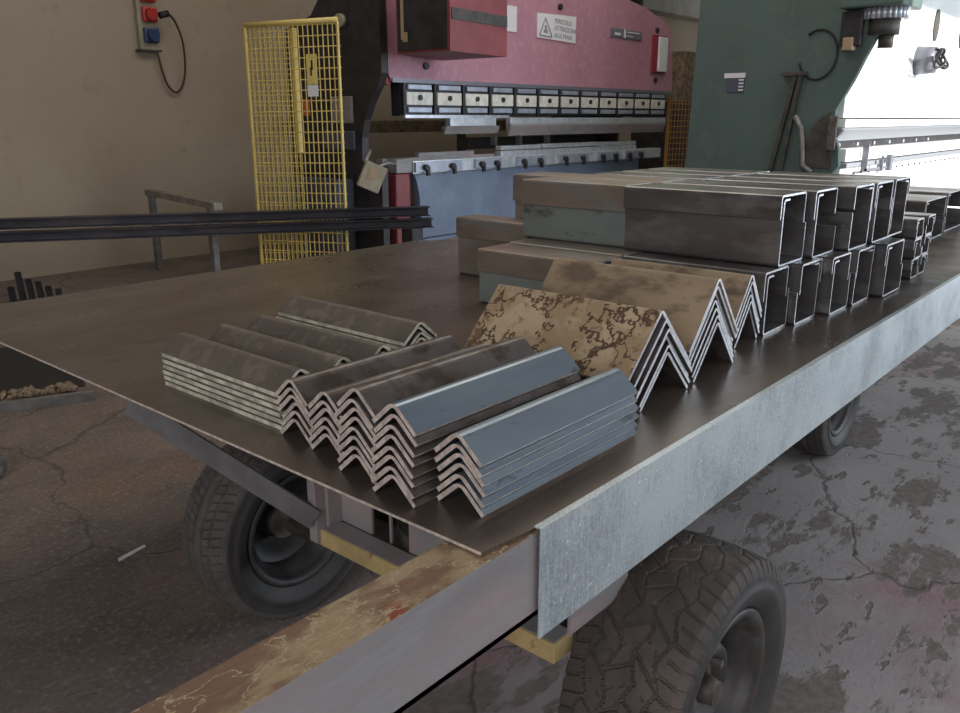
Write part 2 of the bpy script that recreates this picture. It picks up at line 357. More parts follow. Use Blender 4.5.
MB().box((1.298, 1.50, .54), (1.306, 1.62, .93)).box((1.298, .98, .54), (1.306, 1.36, .93)).box((1.298, 1.425, .54), (1.304, 1.432, .93)).build('web_plate', 'frame_grey', tr)
# flat diagonal brace
def flatbar(p0, p1, h, t):
    mb = MB(); p0, p1 = Vector(p0), Vector(p1); d = (p1-p0); L_ = d.length; d.normalize()
    up = Vector((0, 0, 1)); up = (up-d*up.dot(d)).normalized(); s = d.cross(up)
    mb.prism([(-t/2, -h/2), (t/2, -h/2), (t/2, h/2), (-t/2, h/2)], p0, s, up, d, L_); return mb
flatbar((.935, 2.02, .885), (1.21, 1.625, .575), .060, .008).build('brace', 'brace_grey', tr, 'grey diagonal flat brace')
MB().box((.93, 1.98, .925), (7.0, 2.03, .943), .002).box((.93, 2.95, .925), (7, 3.0, .943), .002).build('outrigger_rail', 'frame_dark', tr)
for xx in (2.7, 4.5, 6.3): MB().box((xx, 1.85, .87), (xx+.05, 3.0, .924), .003).build('outrigger', 'frame_dark', tr)
# galvanised side sheet with a folded lip
pr = [(0, 0), (0, .2062), (.0125, .2062), (.0125, .2085), (-.003, .209), (-.003, 0)]
MB().prism(pr, (.985, .722, .745), Y, Z, X, 6.1).build('side_sheet', 'galv', tr, 'galvanised spangled side sheet')
MB().box((1.2, .80, .60), (1.42, .806, .787)).build('bracket_plate', 'frame_grey', tr)

def tyre_mesh(c, R, W, kind):
    """tyre with tread blocks; profile turned about Y, outer side -Y"""
    mb = MB(); n = 720; hw = W/2; prof = []
    side = [(-hw*.72, .60), (-hw*.93, .66), (-hw*1.03, .76), (-hw*1.05, .80), (-hw*1.01, .81), (-hw*1.03, .86), (-hw*1.0, .90), (-hw*.965, .935)]
    tread = []; m = 60
    for j in range(m+1):
        v = -1+2*j/m; tread.append((v, 1-.032*abs(v)**2.6))
    cols = [(y, r*R, None) for y, r in side]+[(v*hw*.9, r*R, v) for v, r in tread]+[(-y, r*R, None) for y, r in side[::-1]]
    k = len(cols); vs = []
    pitch = 38 if kind == 'at' else 70
    for i in range(n):
        u = i/n; t = 2*PI*u
        for y, r, v in cols:
            if v is not None:
                g = 0; p = u*pitch
                tri = lambda q: abs((q % 1)-.5)*4-1
                if kind == 'at':
                    zz = .09*tri(p*.5+.1)
                    for cc in (-.62, -.2, .22, .64):
                        if abs(v-cc-zz*(1 if cc > 0 else -1)) < .026: g = 1
                    band = sum(v > cc+zz*(1 if cc > 0 else -1) for cc in (-.62, -.2, .22, .64))
                    off = (0, .37, .81, .2, .6)[band]; ph = (p*(.75 if band in (0, 4) else .6)+off+v*(.5, 1.1, -.8, 1.0, -.5)[band]) % 1
                    if ph < .10: g = 1
                    elif band in (1, 2, 3) and .5 < ph < .56 and .25 < (v*5) % 1 < .8: g = .5
                    elif band in (0, 4) and .5 < ph < .6 and abs(v) > .7: g = .8
                else:
                    for cc in (-.6, -.2, .2, .6):
                        if abs(v-cc) < .05: g = 1
                    ph = (p+abs(v)*1.2) % 1
                    if ph < .14 and abs(v) > .2: g = .8
                r -= g*(.0062 if kind == 'at' else .0095)
            elif abs(r/R-.9) < .04 and kind == 'at' and (u*pitch*.75*2) % 1 < .35: r -= .006
            vs.append((c[0]+r*math.cos(t), c[1]+y, c[2]+r*math.sin(t)))
    q = len(side)
    fa = []; fb = []
    for i in range(n):
        for j in range(k-1):
            f = (i*k+j, i*k+j+1, ((i+1) % n)*k+j+1, ((i+1) % n)*k+j)
            (fa if q-2 <= j <= k-q else fb).append(f)
    mb.add(vs, fa, 0, False); mb.add(vs, fb, 1, True); return mb
def wheel(c, R, W, kind, rubber, rim, label, face):
    """face -1: dished side toward -Y; +1: open back of the rim toward -Y"""
    cx, cy, cz = c; wr = R*.60; hw = W/2
    root = MB()
    barrel = [(-hw*.80, wr+.004), (-hw*.86, wr+.010), (-hw*.90, wr+.004), (-hw*.86, wr-.012), (-hw*.72, wr-.018), (-hw*.55, wr-.022), (-hw*.45, wr-.040), (hw*.45, wr-.040), (hw*.55, wr-.022), (hw*.72, wr-.018), (hw*.86, wr-.012), (hw*.9, wr+.004), (hw*.86, wr+.010)]
    root.lathe(barrel, c, 72)
    s = -1 if face < 0 else 1
    disc = [(s*hw*.05, wr-.041), (s*hw*.18, wr-.075), (s*hw*.52, wr-.095), (s*hw*.56, wr-.112), (s*hw*.34, .070), (s*hw*.34, .045)]
    back = [(y-s*.006, r) for y, r in disc]
    root.lathe(disc, c, 72); root.lathe(back, c, 72)
    rt = root.build('wheel', rim, tr, label)
    tyre_mesh(c, R, W, kind).build('tyre', rubber, rt, None)
    h = MB(); h.cyl((cx, cy-s*.02, cz), (cx, cy+s*hw*.40, cz), .058, .054, 24).cyl((cx, cy+s*hw*.40, cz), (cx, cy+s*hw*.72, cz), .036, .028, 20)
    h.build('hub', 'hub', rt)
    for k in range(5):
        t = 2*PI*k/5+.5; x, z = cx+.072*math.cos(t), cz+.072*math.sin(t)
        MB().cyl((x, cy+s*hw*.30, z), (x, cy+s*hw*.56, z), .011, .010, 6, smooth=False).build('lug_nut', 'hub', rt)
    return rt
wheel((1.558, .725, .335), .335, .265, 'at', ['rubber', 'rubber_dark'], 'rim', 'front wheel with chunky block tread tyre', -1)
wheel((1.45, 2.125, .315), .315, .225, 'road', ['rubber_dust', 'rubber_dark'], 'rim_dark', 'wheel with ribbed road tyre seen from its back', 1)
wheel((4.0, 1.22, .29), .29, .19, 'road', ['rubber_dust', 'rubber_dark'], 'rim_dark', None, -1)
wheel((4.0, 2.1, .29), .29, .19, 'road', ['rubber_dust', 'rubber_dark'], 'rim_dark', None, 1)
MB().cyl((1.55, .80, .335), (1.455, 2.07, .315), .032).build('axle', 'hub', tr)
MB().cyl((4.0, 1.28, .29), (4.0, 2.06, .29), .03).build('axle', 'hub', tr)
MB().box((1.42, 1.0, .36), (1.58, 1.75, .50), .01).build('axle_mount', 'frame_dark', tr)
MB().cyl((1.52, 1.35, .50), (1.52, 1.35, .56), .20, n=40).cyl((1.52, 1.35, .56), (1.52, 1.35, .80), .18, n=40).build('turntable', 'frame_dark', tr)
MB().box((3.9, 1.35, .32), (4.1, 1.8, .787), .01).build('axle_mount', 'frame_dark', tr)

# ------------------------------------------------------------ sheets on the bed
MB().box((.99, .729, .9435), (7.05, 3.18, .9465)).build('steel_sheet', ['sheet_light'], label='lighter lower steel sheet lying on the trailer bed, showing beyond the dark sheet', cat='steel sheet')
sh = MB(); sh.prism([(.868, .748), (.985, .734), (3.25, .733), (3.25, 3.235), (.868, 3.235)], (0, 0, .9468), X, Y, Z, .0032, 0)
sh.box((.865, .748, .9466), (.868, 3.235, .95), 0, 1)
sh.build('steel_sheet', ['sheet_dark', 'cut_edge'], label='large dark brown steel sheet under the angle irons, its front corner over the beam', cat='steel sheet')

# ------------------------------------------------------------ angle irons
def arc_profile(hw, h, t, r=.012, n=5, plumb=False):
    """bent angle: outer/inner polylines; tips on v=0, outer apex at v=h"""
    L_ = math.hypot(hw, h); a = math.atan2(h, hw)     # slope of a leg
    nx, ny = math.sin(a), math.cos(a)                 # outward normal of right leg
    # mid corner sits at (0, hc) with rounded outer radius
    ro, ri = r+t, r*.55
    def side(off, rad):                               # line offset outward by off, rounded at apex with rad
        apex = h+off/math.cos(a)*1.0
        yc = apex-rad/math.cos(a)
        pts = [(-hw-nx*off, 0+ny*off)]
        for k in range(n+1):
            th = PI/2+(PI/2-a)*0+ (a)*(1-2*k/n)
            pts.append((rad*math.cos(th), yc+rad*math.sin(th)))
        pts.append((hw+nx*off, ny*off)); return pts
    out = side(0, ro); inn = side(-t, ri)
    if plumb: inn[0] = (out[0][0]+.0004, out[0][1]-t/math.cos(a)); inn[-1] = (out[-1][0]-.0004, out[-1][1]-t/math.cos(a))
    cor = h-max(p[1] for p in out)                    # rounding lowers the apex: lift the whole profile a little
    return [(a_, b_) for a_, b_ in out], [(a_, b_) for a_, b_ in inn]
ORD = ['lowest', 'second lowest', 'third from the bottom', 'fourth from the bottom', 'fifth from the bottom', 'sixth from the bottom', 'seventh from the bottom', 'topmost']
def ordn(i, n):
    if i == n-1: return 'topmost'
    if i == n-2: return 'second from the top'
    return ORD[i]
def stack(axis, c, s0, L_, n, hw, h, t, pitch, ms, mtop, phrase, group, grow=(0, 0), shift=0, jit=.006, lat=.0022, r=.015, z0=H):
    for i in range(n):
        hwi, hi = hw+grow[0]*i, h+grow[1]*i
        o, q = arc_profile(hwi, hi, t, r, plumb=(axis == 'y' and h < .06))
        lo = min(p[1] for p in q)                     # inner tip is the lowest point
        o = [(a, b-lo) for a, b in o]; q = [(a, b-lo) for a, b in q]
        js = random.uniform(-jit, jit) if i else 0; jl = random.uniform(-lat, lat) if 0 < i else 0
        zz = z0+.0004+i*pitch; jl += shift*i
        mb = MB(); org = (s0+js, c+jl, zz) if axis == 'x' else (c+jl, s0+js, zz)
        if axis == 'x': mb.strip(o, q, org, Y, Z, X, L_, 0, 1, 4)
        else: mb.strip(o, q, org, X, Z, Y, L_, 0, 1, 4)
        mm = mtop if i == n-1 else ms
        mb.build('angle_iron', mm, label=f'{ordn(i, n)} angle iron {phrase}', cat='angle iron', group=group, origin=org)
pitch = .0187
stack('x', .872, .955, .50, 6, .0555, .049, .0088, pitch, ['blue_steel', 'cut_edge'], ['blue_steel', 'cut_edge'], 'in the bluish stack nearest the side sheet', 'angle irons stacked nearest the side sheet')
stack('x', .985, .905, .49, 8, .0555, .049, .0088, pitch, ['dark_steel', 'cut_edge'], ['blue_steel', 'cut_edge'], 'in the tall bluish topped stack, second from side sheet', 'angle irons in the tall stack second from the side sheet')
stack('x', 1.104, .925, .49, 8, .0545, .049, .0085, .0185, ['dark_steel', 'cut_edge'], ['dark_steel', 'cut_edge'], 'in the tall brown stack, third from side sheet', 'angle irons in the tall brown middle stack')
stack('x', 1.228, .955, .48, 6, .0555, .049, .0088, .0175, ['dark_steel', 'cut_edge'], ['dark_steel', 'cut_edge'], 'in the low dark stack, fourth from side sheet', 'angle irons in the low dark stack')
stack('x', 1.345, .965, .48, 6, .0545, .049, .0088, .0175, ['dark_steel', 'cut_edge'], ['dark_steel', 'cut_edge'], 'in the leftmost stack with cut ends facing front', 'angle irons in the leftmost front facing stack')
cr = .0145
stack('y', 1.037, 1.412, .49, 6, .0575, .049, .0075, cr, ['brown_steel', 'pale_edge'], ['brown_steel', 'pale_edge'], 'in the foremost crosswise stack with pale layered edges', 'angle irons in the front crosswise stack', lat=.002)
stack('y', 1.160, 1.42, .49, 6, .0565, .049, .0075, cr, ['brown_steel', 'pale_edge'], ['brown_steel', 'pale_edge'], 'in the second crosswise stack from the front', 'angle irons in the second crosswise stack')
stack('y', 1.283, 1.42, .50, 6, .0565, .049, .0075, .015, ['brown_steel', 'pale_edge'], ['brown_steel', 'pale_edge'], 'in the third crosswise stack from the front', 'angle irons in the third crosswise stack')
stack('y', 1.452, 1.46, .53, 8, .060, .049, .0075, .0135, ['brown_steel', 'pale_edge'], ['brown_steel', 'pale_edge'], 'in the rearmost crosswise stack on the brown sheet', 'angle irons in the rearmost crosswise stack')

big = dict(t=.0083, jit=.008, r=.006, lat=.001)
stack('y', 1.700, .885, .485, 6, .118, .120, pitch=.0148, ms=['dark_steel', 'bright_edge'], mtop=['rust_peel', 'bright_edge'], phrase='in the front steep stack with flaking rust', group='steep angle irons in the front stack', grow=(.0060, .0058), shift=-.005, **big)  # lower irons of the steep stacks are darkened to paint in their shade
stack('y', 1.984, .895, .51, 7, .120, .140, pitch=.0150, ms=['dark_steel', 'bright_edge'], mtop=['rust_tan', 'bright_edge'], phrase='in the tallest, middle one of the steep rusty stacks', group='steep angle irons in the tallest stack', grow=(.0036, .0050), shift=-.004, **big)
stack('y', 2.322, .955, .47, 6, .082, .118, pitch=.0165, ms=['dark_steel', 'bright_edge'], mtop=['rust_tan', 'bright_edge'], phrase='in the steep stack against the big boxes', group='steep angle irons against the boxes', grow=(.0028, .0030), shift=-.002, **big)

# ------------------------------------------------------------ boxes made of two folded channels each
def fold(path, t):
    """thicken an open polyline (u,v) to the left by t; returns outer, inner with mitred corners, rounded a little"""
    pts = [Vector((a, b, 0)) for a, b in path]; rp = [pts[0]]
    for k in range(1, len(pts)-1):
        a = (pts[k-1]-pts[k]).normalized(); b = (pts[k+1]-pts[k]).normalized(); r = .010
        rp += [pts[k]+a*r, pts[k]+(a+b)*r*.32, pts[k]+b*r]
    rp.append(pts[-1]); inn = []
    for k, p in enumerate(rp):
        d0 = (rp[k]-rp[k-1]).normalized() if k else (rp[1]-rp[0]).normalized()
        d1 = (rp[k+1]-rp[k]).normalized() if k < len(rp)-1 else d0
        n = Vector((-(d0+d1).y, (d0+d1).x, 0)).normalized(); inn.append(p+n*t/max(.6, n.dot(Vector((-d0.y, d0.x, 0)))))
    return [(p.x, p.y) for p in rp], [(p.x, p.y) for p in inn]
def boxpair(x, y, z, w_, h, L_, ms_cover, ms_tray, phrase, group, mirror=False, lip=.045, lf=.33, rf=.5, tf=.58, nested=True):
    t = .0064; g = .0062
    cover = [(w_-t-g if nested else w_, h*(1-rf)), (w_-t-g if nested else w_, h), (0, h), (0, h*(1-lf))]
    tray = [(t+g+lip, h-t-g), (t+g, h-t-g), (t+g, 0), (w_, 0), (w_, h*tf)]
    if mirror:
        cover = [(w_-a, b) for a, b in cover][::-1]; tray = [(w_-a, b) for a, b in tray][::-1]
    for nm, path, ms in (('cover', cover, ms_cover), ('tray', tray, ms_tray)):
        out, inn = fold(path, t)
        mb = MB(); mb.strip(out, inn, (x, y+(0 if nm == 'cover' else random.uniform(-.004, .004)), z), X, Z, Y, L_, 0, 1, 2)
        what = 'top channel of' if nm == 'cover' else 'lower channel of'
        mb.build('steel_channel', [ms, 'bright_edge'], label=f'{what} {phrase}', cat='steel channel', group=group, origin=(x, y, z))
BX = [(2.425, .955), (2.632, .925), (2.842, .895), (3.058, .882), (3.275, .845)]
BN = ['nearest the steep angle irons', 'second from the steep angle irons', 'third from the steep angle irons', 'fourth from the steep angle irons', 'next to the small boxes']
for k, (x, y) in enumerate(BX):
    boxpair(x, y, H+.0008, .198 if k < 4 else .24, .199, .50, 'box_steel', 'box_steel', f'lower row box {BN[k]}', 'channels of the lower row of boxes', mirror=k in (1, 3), lf=(.45, .42, .28, .35, .4)[k], tf=(.62, .55, .6, .6, .5)[k])
    if k != 0: boxpair(x, y+.51, H+.0008, .198, .199, .50, 'box_brown', 'box_steel', f'lower back row box {BN[k]}', 'channels of the lower back row of boxes')
boxpair(2.428, 1.465, H+.0008, .196, .199, .49, 'box_brown', 'box_green', 'greenish lower box behind the steep angle irons', 'channels of the lower back row of boxes')
boxpair(2.222, 1.445, H+.0008, .20, .199, .49, 'box_brown', 'box_green', 'greenish box standing foremost behind the tan rusty angles', 'channels of the greenish front box', lf=.4)
boxpair(2.60, 1.998, H+.0008, .165, .245, .385, 'box_brown', 'box_brown', 'brown box at the far left of the lower row', 'channels of the far left lower box', lf=.33)
TX = [(2.522, .965), (2.758, .945), (3.015, .905), (3.250, .90), (3.475, .90)]
TN = ['nearest the camera', 'second from the camera', 'third from the camera', 'fourth from the camera', 'farthest from the camera']
zt = H+.2008+.0008
for k, (x, y) in enumerate(TX):
    boxpair(x, y, zt, .218, .222, .555, 'box_steel', 'box_steel', f'upper row box {TN[k]}', 'channels of the upper row of boxes', mirror=k in (2, 4), lf=(.33, .42, .6, .4, .3)[k], rf=(.45, .4, .35, .5, .9)[k], tf=(.55, .4, .6, .7, .3)[k])
boxpair(2.552, 1.53, zt, .200, .222, .465, 'box_brown', 'box_green', 'upper left box with brown cap over greenish side', 'channels of the upper left box', lf=.42)
boxpair(2.775, 1.515, zt, .218, .222, .70, 'box_brown', 'box_brown', 'long brown upper box behind the brown capped greenish one', 'channels of the upper long brown box', lf=.5)
for k, x in enumerate((3.02, 3.25, 3.475)):
    boxpair(x, 1.475, zt, .215, .222, .5, 'box_steel', 'box_steel', f'upper back row box, {("first", "second", "third")[k]} past the long brown box', 'channels of the upper back row of boxes')
lv = ['bottom', 'middle', 'top']
for c in range(2):
    for k in range(3):
        x = 3.735+c*.142+(.012*k if c else 0)
        boxpair(x, .862, H+.0008+k*.0836, .118+(.012 if c and k == 2 else 0), .083, .45, 'box_steel', 'box_steel', f'{lv[k]} small box in the {("nearer", "farther")[c]} column', 'channels of the small boxes', lip=.02, lf=.5, rf=.45, tf=.5, mirror=c == 1)
boxpair(4.93, 1.11, H-.003, .47, .225, .5, 'box_steel', 'box_steel', 'wide box standing beyond the small boxes', 'channels of the wide far box', lf=.5, tf=.45)
boxpair(5.52, 1.13, H-.003, .45, .23, .5, 'box_steel', 'box_steel', 'last wide box near the far end of the bed', 'channels of the last wide box', lf=.5, tf=.45)

# ------------------------------------------------------------ red press brake
pb = empty('press_brake', (8.3, 6.6, 0), 'worn red press brake with a row of tool clamps and light blue base', 'press brake')
def cframe(x, th, m, lab=None, dy=0.):
    pts = [(5.93, 3.7), (5.91, 2.0), (5.97, 1.88), (6.08, 1.74), (6.17, 1.58), (6.21, 1.42), (6.22, 1.20), (6.10, 1.15), (5.95, 1.14), (5.95, 0), (7.35, 0), (7.35, 2.45), (6.9, 2.56), (6.75, 2.72), (6.75, 3.7)]
    return MB().prism(pts, (x, dy, 0), Y, Z, X, th).build('side_frame', m, pb, lab)
cframe(5.45, .08, 'black', 'black C shaped side frame'); cframe(10.45, .08, 'black', dy=.27)
ram = [(5.66, 1.93), (5.62, 2.0), (5.62, 3.55), (8.6, 3.4), (9.67, 3.07), (10.25, 3.0), (10.75, 2.88), (10.93, 2.80), (11.0, 2.68), (11.1, 2.2), (11.13, 1.97), (11.1, 1.93)]
rm = MB().prism(ram, (0, 6.0, 0), X, Z, Y, .15).build('ram', 'red_slab', pb, 'pinkish red ram')
MB().box((5.60, 6.02, 1.90), (5.66, 6.17, 3.56), .01).build('ram_shaded_edge', 'maroon', rm)  # less lit side of the ram, its shade put into a darker red
MB().box((5.76, 6.0, 1.62), (10.95, 6.12, 1.93)).build('clamp_rail', 'black', pb)
MB().box((5.66, 5.985, 1.925), (11.1, 6.0, 1.965)).build('ram_strip', 'plate_grey', pb)
for k in range(12):
    x = 5.80+k*.425; wd = .36
    cl = MB().box((x-.03, 5.955, 1.63), (x+wd, 6.0, 1.925), .004).build('clamp', 'black', pb)
    MB().box((x+.012, 5.93, 1.865), (x+wd-.03, 5.955, 1.910), .004).build('clamp_bar', 'steel_blue', cl)
    MB().box((x-.005, 5.935, 1.722), (x+wd-.01, 5.955, 1.842), .004).build('clamp_block', 'ivory', cl)
    MB().box((x+.012, 5.93, 1.652), (x+wd-.03, 5.955, 1.700), .004).build('clamp_bar', 'steel_blue', cl)
    MB().cyl((x+wd*.47, 5.92, 1.79), (x+wd*.47, 5.937, 1.79), .026, n=14).build('bolt', 'black', cl)
MB().box((7.40, 5.95, 1.535), (10.9, 6.02, 1.605), .004).build('tool_holder', 'silver', pb)
MB().prism([(-.035, .0), (.035, 0), (.035, -.02), (.004, -.125), (-.004, -.125), (-.035, -.02)], (7.40, 5.985, 1.535), Y, Z, X, 3.5).build('punch', 'frame_grey', pb)
MB().box((5.8, 5.97, 1.60), (7.4, 6.02, 1.63)).build('tool_holder', 'silver', pb)
MB().box((6.42, 5.95, 1.52), (7.15, 6.02, 1.60), .004).build('tool_holder', 'silver', pb)
MB().prism([(-.035, .0), (.035, 0), (.004, -.08), (-.004, -.08)], (6.36, 5.985, 1.52), Y, Z, X, .85).build('punch', 'frame_grey', pb)
# bed and dies
MB().box((5.92, 6.0, 1.06), (10.9, 6.14, 1.19), .006).build('bed', 'silver', pb)
MB().box((7.33, 6.02, 1.19), (10.25, 6.12, 1.245), .006).box((7.33, 6.03, 1.255), (8.08, 6.11, 1.30), .004).box((8.10, 6.03, 1.255), (9.35, 6.11, 1.305), .004).box((9.38, 6.03, 1.25), (10.25, 6.11, 1.30), .004).build('die', 'silver', pb)
MB().box((5.6, 6.1, 1.17), (7.3, 6.2, 1.215), .003).box((6.1, 6.1, 1.215), (6.95, 6.15, 1.26)).build('die', 'frame_grey', pb)
for x0, x1 in ((5.93, 6.62), (6.84, 7.28), (7.56, 8.10), (8.36, 9.02), (9.22, 9.75), (9.88, 10.4)):
    bk = MB().box((x0, 5.97, 1.075), (x1, 6.0, 1.175), .004).build('die_clamp', 'steel_blue', pb)
    for fx in (.18, .75):
        x = x0+(x1-x0)*fx
        MB().cyl((x, 5.93, 1.125), (x, 5.97, 1.125), .028, n=12).box((x+.01, 5.935, 1.04), (x+.045, 5.965, 1.13)).build('bolt', 'black', bk)
# base apron with a curved left edge
ap = [(5.98, 1.06), (6.02, 1.0), (6.06, .85), (6.08, .55), (6.10, .40), (10.4, .40), (10.4, 1.06)]
MB().prism(ap, (0, 6.06, 0), X, Z, Y, .08).build('apron', 'blue_paint', pb, 'light blue apron')
MB().box((6.0, 6.08, 0), (10.4, 6.2, .385), .01).build('base', 'blue_paint', pb)
MB().box((5.54, 6.20, 0), (6.02, 6.9, 1.14), .01).build('inner_cabinet', 'black', pb)
MB().box((5.66, 5.98, 0), (5.86, 6.16, 1.075), .02).build('pedestal', 'red', pb, 'red upright pedestal')
MB().box((5.665, 5.97, 1.08), (5.875, 6.14, 1.215), .008).build('pedestal_cap', 'frame_grey', pb)
MB().box((5.2, 6.35, 0), (5.445, 7.0, 1.02), .02).build('side_panel', 'blue_dark', pb, 'slate blue lower side panel')
MB().tube([(5.19, 6.42, .98), (5.18, 6.40, .6), (5.19, 6.36, .05)], .008).build('pipe', 'alu', pb)
MB().box((7.6, 6.75, 1.24), (10.4, 6.95, 1.37), .01).build('backgauge', 'frame_dark', pb)
for x in (8.0, 8.5, 9.1): MB().box((x, 6.68, 1.28), (x+.05, 6.75, 1.40)).build('gauge_finger', 'silver', pb)
MB().box((5.9, 8.1, 1.42), (12, 8.25, 1.57), .01).build('rear_rail', 'rust_tan', pb)
for x in (6.6, 9.0, 11.6): MB().box((x, 8.12, 0), (x+.08, 8.22, 1.42)).build('rail_post', 'frame_dark', pb)
MB().box((5.5, 6.15, 3.2), (10.6, 6.9, 3.35)).box((5.53, 7.05, .1), (10.45, 7.2, .6)).build('tie_beam', 'black', pb)
# details on the black side frame
MB().box((5.42, 6.32, 1.55), (5.45, 6.62, 1.80), .01).build('switch_panel', 'frame_grey', pb)
MB().cyl((5.40, 6.43, 2.48), (5.45, 6.43, 2.48), .06, n=20).build('pulley', 'beige', pb)
MB().box((5.40, 6.98, 1.62), (5.45, 7.08, 1.78), .01).build('lever_housing', 'orange', pb)
MB().box((5.42, 6.30, 1.30), (5.45, 6.75, 1.48), .01).build('switch_panel', 'blue_dark', pb)
# red control box on the ram
cb = MB().prism([(0, 0), (.88, .10), (.86, .92), (-.02, .62)], (5.42, 5.02, 2.145), X, Y, Z, .8).build('control_box', 'red', pb, 'red control cabinet with a dark left side')
MB().prism([(-.012, .03), (-.002, .03), (-.022, .60), (-.032, .60)], (5.42, 5.02, 2.165), X, Y, Z, .77).build('box_side_panel', 'black', cb)
MB().prism([(.02, -.008), (.87, .088), (.87, .10), (.02, .004)], (5.42, 5.02, 2.40), X, Y, Z, .09).build('box_stripe', 'frame_dark', cb)
MB().prism([(-.04, .52), (-.03, .52), (-.035, .545), (-.045, .545)], (5.42, 5.02, 2.26), X, Y, Z, .6).build('box_trim', 'brass', cb)
MB().box((5.39, 5.50, 2.24), (5.40, 5.56, 2.32)).build('box_badge', 'brass', cb)
# signs, bolts and lamp cover on the ram
sg = MB().prism([(0, 0), (.76, -.02), (.76, .275), (0, .255)], (7.91, 5.99, 2.475), X, Z, Y, .01).build('warning_sign', 'paper', rm, 'white warning sign with a triangle')
for k, wd in enumerate(('PERICOLO', 'ATTENZIONE', 'ALLE MANI')):
    text('sign_text', wd, .072, (8.235, 5.987, 2.65-k*.077), (1, 0, -.03), Z, 'print_grey', sg)
tg = MB(); a = (8.06, 2.69); b = (7.95, 2.50); c_ = (8.19, 2.495)
for p, q in ((a, b), (b, c_), (c_, a)):
    tg.cyl((p[0], 5.988, p[1]), (q[0], 5.988, q[1]), .007, n=6)
tg.box((8.03, 5.985, 2.53), (8.11, 5.989, 2.56)).box((8.05, 5.985, 2.56), (8.09, 5.989, 2.61)).build('warning_triangle', 'print_grey', sg)
np_ = MB().box((9.44, 5.985, 2.585), (10.20, 5.99+.01, 2.69)).build('name_plate', 'plate_grey', rm, 'grey name plate')
MB().box((9.74, 5.98, 2.585), (9.78, 5.984, 2.69)).box((9.52, 5.98, 2.61), (9.66, 5.984, 2.64)).box((9.82, 5.98, 2.655), (10.12, 5.984, 2.67)).box((9.80, 5.98, 2.61), (9.98, 5.984, 2.622)).build('plate_lettering', 'paper', np_)
MB().box((7.28, 5.99, 2.50), (7.54, 6.0, 2.76)).build('label_plate', 'paper', rm)
MB().box((10.48, 5.965, 2.19), (10.86, 6.0, 2.68), .05).build('lamp_frame', 'maroon', rm)
MB().box((10.60, 5.94, 2.21), (10.84, 5.97, 2.66), .03).build('lamp_cover', 'lamp_white', rm)
for x, z in ((6.12, 2.09), (8.34, 2.83), (10.60, 2.74), (10.62, 2.10)):
    MB().cyl((x, 5.975, z), (x, 6.0, z), .035, n=12).build('bolt', 'black', rm)
# handheld control box hanging before the machine, on its arm
pc = MB(); T = Matrix.Translation((5.10, 5.70, 1.09)) @ Matrix.Rotation(-.6, 4, 'Z') @ Matrix.Rotation(.42, 4, 'Y')
pc.box((-.10, -.05, -.12), (.10, .05, .12), .01, 0, T)
pcb = pc.build('pendant_box', 'beige', pb, 'beige tilted control pendant')
MB().box((-.045, -.056, -.02), (.02, -.05, .08), 0, 0, T).build('pendant_display', 'brass', pcb)
MB().tube([(5.45, 6.1, 1.30), (5.3, 5.95, 1.28), (5.12, 5.8, 1.22)], .014).tube([(5.12, 5.72, 1.16), (5.35, 5.75, 1.20), (5.66, 5.98, 1.17)], .013).build('pendant_arm', 'frame_grey', pb)

# ------------------------------------------------------------ yellow mesh guard
P0, P1 = Vector((4.50, 6.62, 0)), Vector((4.86, 5.80, 0)); gd = (P1-P0); GL = gd.length; gd.normalize(); gn = Vector((-gd.y, gd.x, 0))
ga = empty('mesh_guard', (4.68, 6.2, 0), 'yellow wire mesh guard panel left of the red press brake', 'guard')
top = 2.38
MB().cyl(P0+Vector((0, 0, top)), P1+Vector((0, 0, top+.02)), .022, n=12).build('top_rail', 'mesh_yellow', ga)
wm = MB()
for k in range(20):
    p = P0+gd*(GL*k/19); wm.cyl(p+Vector((0, 0, .12)), p+Vector((0, 0, top)), .0055 if k else .008, n=5, cap=False)
for k in range(26):
    z = .14+k*(top-.16)/25; wm.cyl(P0+Vector((0, 0, z))+gn*.005, P1+Vector((0, 0, z+.01))+gn*.005+gd*.02, .0055, n=5, cap=False)
wm.build('wire_mesh', 'mesh_yellow', ga)
wm = MB(); R0, R1 = P0+Vector((.02, .01, 0)), P0.lerp(P1, .52)+Vector((.10, .10, 0))
for k in range(11):
    p = R0.lerp(R1, k/10); wm.cyl(p+Vector((0, 0, .12)), p+Vector((0, 0, top-.03)), .005, n=5, cap=False)
for k in range(26):
    z = .11+k*(top-.16)/25; wm.cyl(R0+Vector((0, 0, z)), R1+Vector((0, 0, z)), .005, n=5, cap=False)
wm.build('wire_mesh', 'mesh_yellow', ga)
MB().box(P0+Vector((-.012, -.012, 0)), P0+Vector((.012, .012, top)), .002).build('guard_post', 'mesh_yellow', ga)
MB().box(P1+Vector((-.010, -.010, 0)), P1+Vector((.010, .010, top)), .002).build('guard_post', 'mesh_yellow', ga)
q = P0+gd*(GL*.52)-gn*.0+Vector((.03, .03, 0)); MB().box(q+Vector((-.025, -.02, 1.30)), q+Vector((.025, .02, top-.03)), .003).build('guard_strut', 'mesh_yellow', ga)
q2 = P0+gd*(GL*.66)
T = Matrix(((gd.x, gn.x, 0, q2.x), (gd.y, gn.y, 0, q2.y), (0, 0, 1, 0), (0, 0, 0, 1)))
sp = MB().box((0, -.016, 1.88), (.10, -.010, 2.13), 0, 0, T).build('warning_plate', 'mesh_yellow', ga)
MB().box((.045, -.019, 2.0), (.062, -.0165, 2.08), 0, 0, T).box((.035, -.019, 1.95), (.05, -.0165, 2.02), 0, 0, T).build('warning_mark', 'black', sp)
MB().box((0, -.016, 1.78), (.10, -.010, 1.875), 0, 0, T).build('number_plate', 'paper', ga)

